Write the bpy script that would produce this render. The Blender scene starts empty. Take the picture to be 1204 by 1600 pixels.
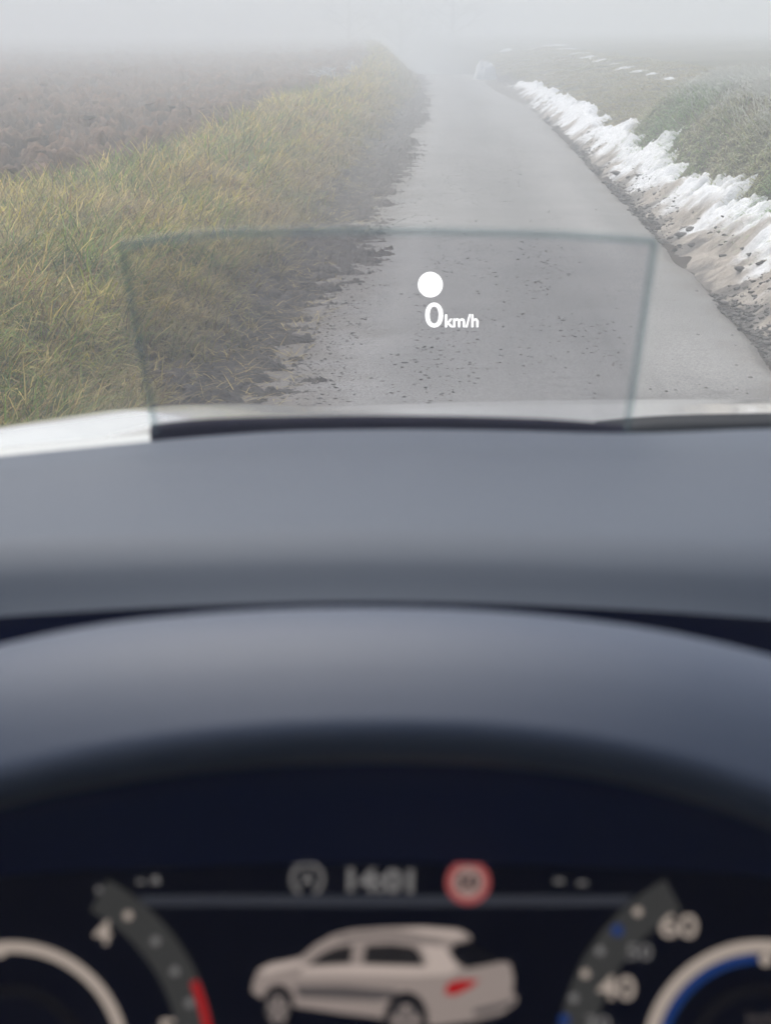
import bpy, math, random
import numpy as np
from mathutils import Vector, Matrix

rng = np.random.default_rng(11)
random.seed(5)
R = math.radians
SC = bpy.context.scene
COL = SC.collection

# ------------------------------------------------------------------ camera
CAM = Vector((0.0, 0.0, 1.5))
FPX = 2300.0                      # focal length in photo pixels (1204 wide)
PITCH, YAW = R(18.26), R(2.70)
_right = Vector((math.cos(YAW), math.sin(YAW), 0))
_fh = Vector((-math.sin(YAW), math.cos(YAW), 0))
_fwd = _fh * math.cos(PITCH) + Vector((0, 0, -math.sin(PITCH)))
_up = _right.cross(_fwd)
cd = bpy.data.cameras.new('camera')
cam = bpy.data.objects.new('camera', cd); COL.objects.link(cam)
m = Matrix.Identity(4)
for i in range(3):
    m[i][0] = _right[i]; m[i][1] = _up[i]; m[i][2] = -_fwd[i]; m[i][3] = CAM[i]
cam.matrix_world = m
cd.sensor_fit = 'HORIZONTAL'; cd.sensor_width = 24.0
cd.lens = 12.0 * FPX / 602.0
cd.clip_start = 0.01; cd.clip_end = 6000
cd.dof.use_dof = True
cd.dof.focus_distance = 6.0
cd.dof.aperture_fstop = cd.lens / 4.0        # 4.0 mm pupil
SC.camera = cam

# ------------------------------------------------------------------ world, sun, exposure
SUN_EL, SUN_ROT = R(55), R(-25)
w = bpy.data.worlds.new('World'); SC.world = w; w.use_nodes = True
nt = w.node_tree; nt.nodes.clear()
sky = nt.nodes.new('ShaderNodeTexSky'); sky.sky_type = 'NISHITA'; sky.sun_disc = False
sky.sun_elevation = SUN_EL; sky.sun_rotation = SUN_ROT
sky.air_density = 1.0; sky.dust_density = 6.0; sky.ozone_density = 1.0
hsv = nt.nodes.new('ShaderNodeHueSaturation'); hsv.inputs['Saturation'].default_value = 0.60
bg = nt.nodes.new('ShaderNodeBackground'); bg.inputs['Strength'].default_value = 0.13
out = nt.nodes.new('ShaderNodeOutputWorld')
nt.links.new(sky.outputs[0], hsv.inputs['Color']); nt.links.new(hsv.outputs[0], bg.inputs['Color'])
nt.links.new(bg.outputs[0], out.inputs['Surface'])
sd = bpy.data.lights.new('sun', 'SUN'); sd.energy = 1.5; sd.angle = R(70); sd.color = (1.0, 0.985, 0.96)
so = bpy.data.objects.new('sun', sd); COL.objects.link(so)
# sun direction: sky sun_rotation is measured clockwise from +Y seen from above
sdir = Vector((math.sin(SUN_ROT) * math.cos(SUN_EL), math.cos(SUN_ROT) * math.cos(SUN_EL), math.sin(SUN_EL)))
so.rotation_euler = sdir.to_track_quat('Z', 'Y').to_euler()
so.location = (0, 0, 30)
SC.view_settings.view_transform = 'Standard'; SC.view_settings.look = 'None'
SC.view_settings.gamma = 1.0; SC.view_settings.exposure = 0.62
SC.view_settings.use_curve_mapping = False
SC.cycles.max_bounces = 6; SC.cycles.diffuse_bounces = 2; SC.cycles.glossy_bounces = 2
SC.cycles.transparent_max_bounces = 24; SC.cycles.volume_bounces = 2
SC.cycles.sample_clamp_indirect = 6.0
SC.cycles.use_denoising = True; SC.cycles.use_adaptive_sampling = False; SC.cycles.denoising_prefilter = 'ACCURATE'; SC.cycles.use_light_tree = False

FOG_DENSITY = 0.030

# ------------------------------------------------------------------ helpers
def ray(px, py):
    d = _right * ((px - 602.0) / FPX) + _up * ((800.0 - py) / FPX) + _fwd
    return d
def P(px, py, y):
    """point on the ray of a photo position at the distance y in front of the driver"""
    d = ray(px, py)
    return CAM + d * (y / d.y)

def link(o, parent=None):
    COL.objects.link(o)
    if parent is not None: o.parent = parent
    return o
def tag(o, label=None, cat=None, group=None, kind=None):
    if label: o['label'] = label
    if cat: o['category'] = cat
    if group: o['group'] = group
    if kind: o['kind'] = kind
    return o
def empty(name, loc=(0, 0, 0)):
    o = bpy.data.objects.new(name, None); o.location = loc; o.empty_display_size = 0.1
    return link(o)
def mesh_obj(name, verts, faces, mat, parent=None, smooth=True, cols=None):
    me = bpy.data.meshes.new(name)
    me.from_pydata([tuple(v) for v in verts], [], [tuple(f) for f in faces])
    me.update()
    if smooth: me.polygons.foreach_set('use_smooth', [True] * len(me.polygons))
    if cols is not None: add_cols(me, cols)
    if mat: me.materials.append(mat)
    return link(bpy.data.objects.new(name, me), parent)
def add_cols(me, cols):
    a = me.color_attributes.new('Col', 'FLOAT_COLOR', 'POINT')
    c = np.ones((len(me.vertices), 4), np.float32); c[:, :3] = cols
    a.data.foreach_set('color', c.ravel())
def np_mesh(name, V, loops, starts, mat, smooth=True, cols=None, parent=None):
    me = bpy.data.meshes.new(name)
    me.vertices.add(len(V)); me.vertices.foreach_set('co', np.ascontiguousarray(V, np.float32).ravel())
    me.loops.add(len(loops)); me.loops.foreach_set('vertex_index', np.ascontiguousarray(loops, np.int32))
    me.polygons.add(len(starts)); me.polygons.foreach_set('loop_start', np.ascontiguousarray(starts, np.int32))
    me.polygons.foreach_set('use_smooth', np.full(len(starts), smooth))
    me.update(calc_edges=True); me.validate()
    if cols is not None: add_cols(me, cols)
    if mat: me.materials.append(mat)
    return link(bpy.data.objects.new(name, me), parent)
def grid_obj(name, X, Y, Z, mat, cols=None, smooth=True, parent=None):
    n, k = X.shape
    V = np.stack([X, Y, Z], -1).reshape(-1, 3)
    i = np.arange(n * k).reshape(n, k)
    q = np.stack([i[:-1, :-1], i[:-1, 1:], i[1:, 1:], i[1:, :-1]], -1).reshape(-1, 4)
    return np_mesh(name, V, q.ravel(), np.arange(len(q)) * 4, mat, smooth, None if cols is None else cols.reshape(-1, 3), parent)

def _hash(ix, iy, seed):
    h = (ix.astype(np.int64) * 374761393 + iy.astype(np.int64) * 668265263 + seed * 1442695041) & 0x7fffffff
    h = ((h ^ (h >> 13)) * 1274126177) & 0x7fffffff
    return ((h ^ (h >> 16)) & 0xffff) / 65535.0
def vnoise(x, y, seed=0):
    x = np.asarray(x, float); y = np.asarray(y, float)
    ix, iy = np.floor(x), np.floor(y); fx, fy = x - ix, y - iy
    fx = fx * fx * (3 - 2 * fx); fy = fy * fy * (3 - 2 * fy)
    a, b = _hash(ix, iy, seed), _hash(ix + 1, iy, seed)
    c, d = _hash(ix, iy + 1, seed), _hash(ix + 1, iy + 1, seed)
    return (a + (b - a) * fx) * (1 - fy) + (c + (d - c) * fx) * fy
def fbm(x, y, seed=0, oct=4, gain=0.5):
    v = 0; a = 1; t = 0
    for o in range(oct):
        v = v + a * vnoise(x * 2 ** o + 17.3 * o, y * 2 ** o - 9.1 * o, seed + o); t += a; a *= gain
    return v / t          # 0..1
def sstep(a, b, x):
    t = np.clip((x - a) / (b - a), 0, 1); return t * t * (3 - 2 * t)

# ------------------------------------------------------------------ materials
def new_mat(name):
    mt = bpy.data.materials.new(name); mt.use_nodes = True
    n = mt.node_tree; b = n.nodes['Principled BSDF']
    return mt, n, b
def plain(name, col, rough=0.5, metal=0.0, spec=0.5, bump=None, coat=0.0, var=0.0, vscale=20):
    mt, n, b = new_mat(name)
    b.inputs['Base Color'].default_value = (*col, 1); b.inputs['Roughness'].default_value = rough
    b.inputs['Metallic'].default_value = metal; b.inputs['Specular IOR Level'].default_value = spec
    b.inputs['Coat Weight'].default_value = coat; b.inputs['Coat Roughness'].default_value = 0.05
    tc = n.nodes.new('ShaderNodeTexCoord')
    if var:
        no = n.nodes.new('ShaderNodeTexNoise'); no.inputs['Scale'].default_value = vscale; no.inputs['Detail'].default_value = 6
        n.links.new(tc.outputs['Object'], no.inputs['Vector'])
        mr = n.nodes.new('ShaderNodeMapRange'); mr.inputs[3].default_value = 1 - var; mr.inputs[4].default_value = 1 + var
        n.links.new(no.outputs[0], mr.inputs[0])
        mx = n.nodes.new('ShaderNodeVectorMath'); mx.operation = 'SCALE'; mx.inputs[0].default_value = col
        n.links.new(mr.outputs[0], mx.inputs['Scale']); n.links.new(mx.outputs[0], b.inputs['Base Color'])
    if bump:
        no = n.nodes.new('ShaderNodeTexNoise'); no.inputs['Scale'].default_value = bump[0]; no.inputs['Detail'].default_value = 8
        n.links.new(tc.outputs['Object'], no.inputs['Vector'])
        bp = n.nodes.new('ShaderNodeBump'); bp.inputs['Strength'].default_value = bump[1]; bp.inputs['Distance'].default_value = bump[2]
        n.links.new(no.outputs[0], bp.inputs['Height']); n.links.new(bp.outputs[0], b.inputs['Normal'])
    return mt
def vcol(name, rough=0.8, spec=0.3, trans=0.0, bump=None, var=0.0, vscale=30, sss=0.0):
    mt, n, b = new_mat(name)
    at = n.nodes.new('ShaderNodeAttribute'); at.attribute_name = 'Col'
    b.inputs['Roughness'].default_value = rough; b.inputs['Specular IOR Level'].default_value = spec
    src = at.outputs['Color']
    tc = n.nodes.new('ShaderNodeTexCoord')
    if var:
        no = n.nodes.new('ShaderNodeTexNoise'); no.inputs['Scale'].default_value = vscale; no.inputs['Detail'].default_value = 7
        n.links.new(tc.outputs['Object'], no.inputs['Vector'])
        mr = n.nodes.new('ShaderNodeMapRange'); mr.inputs[1].default_value = 0.25; mr.inputs[2].default_value = 0.75
        mr.inputs[3].default_value = 1 - var; mr.inputs[4].default_value = 1 + var
        n.links.new(no.outputs[0], mr.inputs[0])
        mx = n.nodes.new('ShaderNodeVectorMath'); mx.operation = 'SCALE'
        n.links.new(src, mx.inputs[0]); n.links.new(mr.outputs[0], mx.inputs['Scale']); src = mx.outputs[0]
    n.links.new(src, b.inputs['Base Color'])
    if trans:
        tr = n.nodes.new('ShaderNodeBsdfTranslucent'); n.links.new(src, tr.inputs['Color'])
        ms = n.nodes.new('ShaderNodeMixShader'); ms.inputs[0].default_value = trans
        n.links.new(b.outputs[0], ms.inputs[1]); n.links.new(tr.outputs[0], ms.inputs[2])
        n.links.new(ms.outputs[0], n.nodes['Material Output'].inputs['Surface'])
    if bump:
        no = n.nodes.new('ShaderNodeTexNoise'); no.inputs['Scale'].default_value = bump[0]; no.inputs['Detail'].default_value = 8
        n.links.new(tc.outputs['Object'], no.inputs['Vector'])
        bp = n.nodes.new('ShaderNodeBump'); bp.inputs['Strength'].default_value = bump[1]; bp.inputs['Distance'].default_value = bump[2]
        n.links.new(no.outputs[0], bp.inputs['Height']); n.links.new(bp.outputs[0], b.inputs['Normal'])
    return mt
def glow(name, col, s):
    mt = bpy.data.materials.new(name); mt.use_nodes = True; n = mt.node_tree; n.nodes.clear()
    e = n.nodes.new('ShaderNodeEmission'); e.inputs[0].default_value = (*col, 1); e.inputs[1].default_value = s
    o = n.nodes.new('ShaderNodeOutputMaterial'); n.links.new(e.outputs[0], o.inputs['Surface'])
    return mt
def pane(name, tint, gloss, rough=0.02, veil=0.0, veilcol=(0.5, 0.5, 0.5)):
    """thin clear pane: transparent, with a weak mirror and a thin diffuse veil"""
    mt = bpy.data.materials.new(name); mt.use_nodes = True; n = mt.node_tree; n.nodes.clear()
    t = n.nodes.new('ShaderNodeBsdfTransparent'); t.inputs[0].default_value = (*tint, 1)
    g = n.nodes.new('ShaderNodeBsdfGlossy'); g.inputs['Roughness'].default_value = rough
    ms = n.nodes.new('ShaderNodeMixShader'); ms.inputs[0].default_value = gloss
    n.links.new(t.outputs[0], ms.inputs[1]); n.links.new(g.outputs[0], ms.inputs[2])
    last = ms.outputs[0]
    if veil:
        d = n.nodes.new('ShaderNodeBsdfDiffuse'); d.inputs[0].default_value = (*veilcol, 1)
        m2 = n.nodes.new('ShaderNodeMixShader'); m2.inputs[0].default_value = veil
        n.links.new(last, m2.inputs[1]); n.links.new(d.outputs[0], m2.inputs[2]); last = m2.outputs[0]
    o = n.nodes.new('ShaderNodeOutputMaterial'); n.links.new(last, o.inputs['Surface'])
    return mt

def asphalt():
    mt, n, b = new_mat('asphalt')
    tc = n.nodes.new('ShaderNodeTexCoord')
    def noise(scale, detail=4, vec=None):
        no = n.nodes.new('ShaderNodeTexNoise'); no.inputs['Scale'].default_value = scale; no.inputs['Detail'].default_value = detail
        n.links.new(vec or tc.outputs['Object'], no.inputs['Vector']); return no.outputs[0]
    def mrange(s, a, b_, c, d):
        r = n.nodes.new('ShaderNodeMapRange'); r.inputs[1].default_value = a; r.inputs[2].default_value = b_
        r.inputs[3].default_value = c; r.inputs[4].default_value = d; n.links.new(s, r.inputs[0]); return r.outputs[0]
    def mul(a, c):
        x = n.nodes.new('ShaderNodeMath'); x.operation = 'MULTIPLY'; n.links.new(a, x.inputs[0]); n.links.new(c, x.inputs[1]); return x.outputs[0]
    mp = n.nodes.new('ShaderNodeMapping'); mp.inputs['Scale'].default_value = (2.2, 0.12, 1)
    n.links.new(tc.outputs['Object'], mp.inputs['Vector'])
    mp2 = n.nodes.new('ShaderNodeMapping'); mp2.inputs['Scale'].default_value = (1.0, 3.2, 1)
    n.links.new(tc.outputs['Object'], mp2.inputs['Vector'])
    grain = mrange(noise(95, 4), 0.3, 0.7, 0.55, 1.45)
    patch = mrange(noise(1.3, 5), 0.3, 0.7, 0.86, 1.12)
    tracks = mrange(noise(1.0, 3, mp.outputs[0]), 0.3, 0.7, 0.82, 1.16)
    stains = mrange(noise(3.2, 6, mp2.outputs[0]), 0.60, 0.70, 1.0, 0.80)
    f = mul(mul(grain, patch), mul(tracks, stains))
    sc = n.nodes.new('ShaderNodeVectorMath'); sc.operation = 'SCALE'
    at = n.nodes.new('ShaderNodeAttribute'); at.attribute_name = 'Col'; n.links.new(at.outputs['Color'], sc.inputs[0])
    n.links.new(f, sc.inputs['Scale']); n.links.new(sc.outputs[0], b.inputs['Base Color'])
    b.inputs['Roughness'].default_value = 0.62; b.inputs['Specular IOR Level'].default_value = 0.4
    bp = n.nodes.new('ShaderNodeBump'); bp.inputs['Strength'].default_value = 0.6; bp.inputs['Distance'].default_value = 0.006
    n.links.new(noise(120, 5), bp.inputs['Height']); n.links.new(bp.outputs[0], b.inputs['Normal'])
    return mt

M_ASPHALT = asphalt()
M_GROUND = vcol('ground_soil', 0.9, 0.2, bump=(60, 0.7, 0.01), var=0.35, vscale=18)
M_FIELD = vcol('ploughed_soil', 0.9, 0.2, bump=(45, 0.8, 0.015), var=0.4, vscale=26)
M_MUD = plain('mud', (0.062, 0.049, 0.040), 0.75, spec=0.4, bump=(70, 1.0, 0.02), var=0.6, vscale=35)
M_CLOD = plain('earth_clod', (0.150, 0.100, 0.072), 0.85, spec=0.3, bump=(60, 0.8, 0.01), var=0.35, vscale=40)
M_CLODWET = plain('dark_wet_clod', (0.078, 0.070, 0.062), 0.7, spec=0.4, bump=(60, 0.8, 0.01), var=0.35, vscale=40)
M_GRASS = vcol('grass_blades', 0.7, 0.25, trans=0.25)
M_SNOW = vcol('snow', 0.7, 0.3, bump=(45, 0.6, 0.014), var=0.06, vscale=45)
M_STRAW = plain('dry_stalk', (0.36, 0.31, 0.22), 0.8, var=0.2)
M_BARK = plain('bark', (0.05, 0.045, 0.04), 0.9, bump=(30, 0.6, 0.01), var=0.3)
M_FROST = plain('frosted_twig', (0.62, 0.63, 0.65), 0.8, var=0.2)
M_PAINT = plain('white_car_paint', (0.74, 0.76, 0.76), 0.2, spec=0.5, coat=1.0, var=0.02, vscale=2)
M_DASH = plain('dashboard_vinyl', (0.061, 0.080, 0.116), 0.6, spec=0.42, bump=(900, 0.25, 0.0005), var=0.03, vscale=6)
M_HOOD = plain('binnacle_vinyl', (0.044, 0.063, 0.110), 0.5, spec=0.45, bump=(900, 0.25, 0.0005), var=0.03, vscale=6)
M_BLACK = plain('black_plastic', (0.003, 0.014, 0.080), 0.7, spec=0.08)
M_NAVY = plain('dark_trim', (0.004, 0.004, 0.020), 0.7, spec=0.1)
M_CABIN = plain('cabin_lining', (0.05, 0.05, 0.055), 0.9)

# ------------------------------------------------------------------ terrain functions (x right, y ahead, metres)
LE, RE = -0.90, 1.52            # road edges
def shift(y):
    y = np.asarray(y, float)
    t = np.clip(y - 20, 0, 45)
    return -0.0007 * t * t - np.clip(y - 65, 0, None) * 0.063
def dip(y):
    t = np.clip(np.asarray(y, float) - 42, 0, 30)
    return -0.0009 * t * t
def interp(u, xs, zs): return np.interp(u, xs, zs)
def H(x, y):
    x = np.asarray(x, float); y = np.asarray(y, float)
    u = x - shift(y)
    # left verge and field
    a = interp(-u, [0.85, 1.0, 1.15, 1.55, 2.0, 2.5, 3.0, 3.6, 9, 40, 400], [0, 0.03, 0.13, 0.28, 0.37, 0.41, 0.38, 0.33, 0.34, 0.40, 1.2])
    far = sstep(34, 58, y)
    a = a + far * interp(-u, [0.7, 1.1, 2.0, 3.0, 5.0, 9], [0, 0.20, 0.26, 0.22, 0.08, 0.0])
    # right bank: low at far, tall hump close to the car
    lo = interp(u, [1.5, 1.75, 2.05, 2.6, 4.5, 8, 40, 400], [0, 0.12, 0.27, 0.40, 0.68, 0.82, 1.1, 3.0])
    hi = interp(u, [1.5, 1.75, 2.0, 2.25, 2.5, 2.75, 3.2, 4.0, 8, 40, 400], [0, 0.12, 0.32, 0.66, 0.90, 0.99, 1.03, 0.98, 0.9, 1.1, 3.0])
    k = 1 - sstep(17.0, 19.4, y + 0.5 * (u - 2.2))
    b = lo + (hi - lo) * k
    z = np.where(u < 0, a, b)
    z = z + dip(y) * (1 - sstep(1.3, 2.2, np.abs(u - 0.31)))
    off = sstep(0.05, 0.8, np.abs(u - 0.31) - 1.21)
    z = z + off * (0.10 * (fbm(x * 0.9, y * 0.9, 3, 3) - 0.5) + 0.11 * (fbm(x * 3.1, y * 3.1, 8, 3) - 0.5))
    return z

# ------------------------------------------------------------------ the setting
# base ground reaching to the horizon
ys = np.concatenate([-np.geomspace(1500, 6, 26), np.linspace(-4, 4, 9), np.geomspace(4.6, 70, 190), np.geomspace(75, 2500, 40)])
us = np.concatenate([-np.geomspace(2500, 5.2, 40), np.linspace(-5, -0.9, 52), np.linspace(-0.7, 1.4, 8), np.linspace(1.52, 5.5, 50), np.geomspace(5.9, 2500, 40)])
U, Y = np.meshgrid(us, ys)
X = U + shift(np.clip(Y, None, 300))
Z = H(X, Y) - 0.012
under = (U > LE - 0.0) & (U < RE + 0.0)
Z = np.where(under, Z - 0.03, Z)
soil = np.array([0.050, 0.040, 0.032]); turf = np.array([0.060, 0.058, 0.024]); straw = np.array([0.12, 0.095, 0.050])
nz = fbm(X * 1.7, Y * 1.7, 21, 4)[..., None]
wl = sstep(1.1, 1.5, -U)[..., None]; wr = sstep(1.6, 2.1, U)[..., None]
tc_ = turf + (straw - turf) * np.clip((nz - 0.45) * 3, 0, 1)
cols = np.where(U[..., None] < 0, soil + (tc_ - soil) * wl, soil + (tc_ - soil) * wr)
ground = grid_obj('ground', X, Y, Z, M_GROUND, cols)
tag(ground, 'earth and turf on both sides of the lane', kind='structure')

# road
ys = np.concatenate([np.linspace(-30, 3, 12), np.geomspace(3.3, 140, 640)])
us = np.linspace(LE - 0.12, RE + 0.03, 110)
U, Y = np.meshgrid(us, ys)
ragr = 0.14 * (fbm(Y * 1.6, Y * 0 + 3, 5, 4) - 0.5) * sstep(1.2, RE, U)
X = U + shift(Y) + ragr
crown = 0.02 * (1 - ((U - 0.31) / 1.25) ** 2)
Z = dip(Y) + crown + 0.004
edge = sstep(1.44, RE + 0.03, U)
Z = Z - 0.03 * edge
trk = np.exp(-((U + 0.38) / 0.20) ** 2) + np.exp(-((U - 1.12) / 0.20) ** 2)
mid = np.exp(-((U - 0.37) / 0.34) ** 2)
tone = 1 + 0.17 * trk - 0.20 * mid * (0.6 + 0.8 * fbm(X * 2.5, Y * 0.5, 141, 4)) + 0.22 * (fbm(X * 1.2, Y * 0.35, 142, 4) - 0.5)
tone = tone - 0.20 * np.exp(-((U - 0.72 - 0.05 * np.sin(Y * 0.3)) / 0.025) ** 2) * sstep(0.35, 0.6, fbm(Y * 0.8, X * 0, 143, 3))
tone = tone - 0.16 * np.exp(-((U - 0.84 - 0.05 * np.sin(Y * 0.3)) / 0.02) ** 2) * sstep(0.35, 0.6, fbm(Y * 0.8, X * 0, 144, 3))
st_l = sstep(-0.30, -0.72, U + 0.55 * (fbm(X * 3, Y * 4.5, 145, 5, 0.65) - 0.5)); st_r = sstep(1.30, 1.52, U + 0.35 * (fbm(X * 3, Y * 4, 146, 5, 0.65) - 0.5))
dirt = np.clip(st_l * 0.8 + st_r * 0.6, 0, 0.85)[..., None]
rc = tone[..., None] * np.array([0.162, 0.158, 0.155]); rc = rc + (np.array([0.105, 0.088, 0.072]) - rc) * dirt
road = grid_obj('road', X, Y, Z, M_ASPHALT, np.clip(rc, 0.03, 0.4))
tag(road, 'narrow grey asphalt lane running ahead into the fog', kind='structure')
def road_z(x, y):
    u = x - shift(y); return dip(y) + 0.02 * (1 - ((u - 0.31) / 1.25) ** 2) + 0.004

# ploughed field on the left: real clods as relief
rr = np.concatenate([np.geomspace(8.0, 60, 700), np.geomspace(60.5, 160, 60)])
an = np.linspace(0, 1, 480)
Yf = np.repeat(rr[:, None], len(an), 1)
edge_u = 2.56 - 0.5 * sstep(22, 36, rr) + 0.5 * (fbm(rr * 0.7, rr * 0 + 1, 31, 3) - 0.5) + 0.5 * (1 - sstep(9, 12, rr))
wid = np.maximum(4.0, 0.62 * rr)
Uf = -(edge_u[:, None] + an[None, :] * wid[:, None])
Xf = Uf + shift(Yf)
n1 = fbm(Xf * 2.6, Yf * 2.6, 41, 3); n2 = fbm(Xf * 7.5, Yf * 7.5, 44, 3)
ridge = 1 - np.abs(2 * fbm(Xf * 4.2, Yf * 4.2, 47, 4) - 1)
fade = sstep(0, 0.02, an)[None, :]
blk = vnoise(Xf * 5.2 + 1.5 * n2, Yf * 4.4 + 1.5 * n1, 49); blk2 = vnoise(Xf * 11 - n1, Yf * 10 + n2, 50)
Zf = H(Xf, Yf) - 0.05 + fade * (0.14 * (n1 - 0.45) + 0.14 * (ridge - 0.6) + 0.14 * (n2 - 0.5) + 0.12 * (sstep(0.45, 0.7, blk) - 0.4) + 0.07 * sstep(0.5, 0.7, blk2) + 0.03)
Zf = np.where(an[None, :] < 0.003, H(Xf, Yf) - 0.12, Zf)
cf = np.array([0.088, 0.055, 0.039]) * np.clip(-0.55 + 1.3 * n2 + 1.1 * sstep(0.4, 0.75, blk) + 0.8 * sstep(0.45, 0.7, blk2) + 1.0 * (fbm(Xf * 1.1, Yf * 1.1, 52, 3) - 0.5), 0.15, 2.6)[..., None]  # dry tops lighter; hollows darkened in the colour for crevice shade
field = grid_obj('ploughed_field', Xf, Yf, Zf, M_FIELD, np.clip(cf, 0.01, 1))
tag(field, 'dark brown ploughed field left of the grass verge', kind='structure')

# snow along the right edge: rises out of the bank, jagged upper edge
ys = np.geomspace(4.0, 43, 900); us = np.linspace(1.10, 2.75, 130)
U, Y = np.meshgrid(us, ys); X = U + shift(Y)
enc = 0.5 * sstep(24, 40, Y)                                        # the bank reaches into the lane further on
Hs = np.where(U < RE, np.maximum(road_z(X, Y), H(X, Y)), H(X, Y))
top = 1.99 - 0.06 * sstep(16, 12, Y) + 0.30 * (fbm(Y * 0.55, Y * 0, 51, 2) - 0.5) + 0.10 * sstep(11.5, 9.0, Y)
# spikes leaning along the bank
wob = 1.2 * fbm(Y * 0.9, U * 2.0, 55, 3)
sk = fbm((Y + 0.7 * U + wob) * 2.6, U * 1.6, 53, 3, 0.7); sk2 = vnoise((Y + 0.9 * U - wob) * 9, U * 3.5, 54)
top = top + 0.36 * (sk - 0.5) + 0.20 * (sk2 - 0.5) + 0.14 * (fbm(Y * 5, U * 5, 56, 3) - 0.5) - 0.5 * sstep(33, 42, Y)
t_up = (top - U) * 0.75
t_lo = (U - (RE + 0.07 - enc)) * 0.28 + 0.055 * (fbm(X * 5, Y * 3.0, 57, 4) - 0.5)
bulge = 0.115 + 0.09 * (fbm(X * 2, Y * 1.2, 58, 3) - 0.5)
thick = np.minimum(np.minimum(t_up, t_lo), bulge)
thick = np.where(thick > 0, thick, np.maximum(thick, -0.06))
rough = (0.07 * (fbm((Y + 0.6 * U) * 5, U * 5, 61, 5, 0.65) - 0.5) + 0.035 * (vnoise((Y + 0.8 * U) * 17, U * 14, 62) - 0.5) + 0.02 * (vnoise(Y * 34, U * 34, 63) - 0.5)) * sstep(-0.005, 0.03, thick)
Zs = Hs + thick + rough
dn = fbm((Y + 0.9 * U) * 3.0, U * 3, 66, 4)
clean = sstep(1.60, 1.82, U + 0.60 * (dn - 0.5) - 0.08 * sstep(16, 8, Y) + 0.10 * sstep(20, 30, Y))[..., None]
dirt2 = sstep(1.54, 1.68, U + 0.60 * (fbm((Y + 0.9 * U) * 6, U * 5, 69, 4) - 0.5))[..., None]
white = np.array([0.75, 0.765, 0.785]); tanc = np.array([0.30, 0.262, 0.222]); mudc = np.array([0.105, 0.092, 0.080])
cs = mudc + (tanc - mudc) * dirt2; cs = cs + (white - cs) * clean
cs = cs * (1 + (1.3 * (fbm((Y + 0.5 * U) * 9, U * 14, 71, 5, 0.7)[..., None] - 0.5)) * (1 - 0.88 * clean))
snow = grid_obj('snow_bank', X, Y, Zs, M_SNOW, np.clip(cs, 0, 0.84))
snow_us, snow_ys, snow_Z = us.copy(), ys.copy(), Zs.copy()
def snow_z(x, y):
    u = float(x) - float(shift(y))
    if not (snow_us[0] < u < snow_us[-1] and snow_ys[0] < y < snow_ys[-1]): return -9.0
    return float(snow_Z[int(np.searchsorted(snow_ys, y)) - 1, int(np.searchsorted(snow_us, u)) - 1])
tag(snow, 'ploughed-up snow along the right edge of the lane, dirty brown near the asphalt', 'snow bank')

# mud creeping over the left edge of the asphalt
ys = np.geomspace(4.0, 60, 900); us = np.linspace(-1.75, -0.15, 150)
U, Y = np.meshgrid(us, ys); X = U + shift(Y)
Hm = np.where(U > LE, road_z(X, Y), np.maximum(H(X, Y), road_z(X, Y) - 0.03))
reach = -0.85 + 0.22 * (fbm(Y * 0.5, Y * 0 + 4, 81, 2) - 0.4) + 0.20 * sstep(6.5, 10.0, Y) + 0.06 * sstep(20, 34, Y)
tm = (reach - U) * 0.13 + 0.19 * (fbm(X * 3.6, Y * 8.5, 83, 7, 0.80) - 0.51)
tm = np.where(U > reach + 0.32, -0.05, tm)
tm = np.minimum(tm, 0.22 * (1.17 + 0.18 * sstep(26, 36, Y) * -1 + U) + 0.10 * (fbm(X * 4, Y * 4, 89, 4) - 0.5))
tm = np.clip(tm, -0.05, 0.05)
Zm = Hm + tm + (0.09 * (fbm(X * 5, Y * 5, 86, 5, 0.65) - 0.5) + 0.04 * (vnoise(X * 22, Y * 22, 88) - 0.5)) * sstep(-0.005, 0.02, tm) * (0.5 + 0.9 * sstep(-0.8, -1.1, U))
mud = grid_obj('mud_strip', X, Y, Zm, M_MUD)
tag(mud, 'dark wet mud between the grass verge and the asphalt', kind='structure')

# haze is added at the end of the setting: closed box round camera and scene
hv = [(-420, -120, -2.6), (420, -120, -2.6), (420, 420, -2.6), (-420, 420, -2.6), (-420, -120, 9.6), (420, -120, 9.6), (420, 420, 9.6), (-420, 420, 9.6)]
hf = [(0, 3, 2, 1), (4, 5, 6, 7), (0, 1, 5, 4), (1, 2, 6, 5), (2, 3, 7, 6), (3, 0, 4, 7)]
hm = bpy.data.materials.new('fog'); hm.use_nodes = True; n = hm.node_tree; n.nodes.clear()
pv = n.nodes.new('ShaderNodeVolumePrincipled'); pv.inputs['Density'].default_value = FOG_DENSITY
pv.inputs['Color'].default_value = (0.925, 0.962, 1.0, 1); pv.inputs['Anisotropy'].default_value = 0.0
o_ = n.nodes.new('ShaderNodeOutputMaterial'); n.links.new(pv.outputs[0], o_.inputs['Volume'])
haze = mesh_obj('haze', hv, hf, hm, smooth=False)
tag(haze, 'pale winter fog lying over the fields and the lane', kind='stuff')

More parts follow.
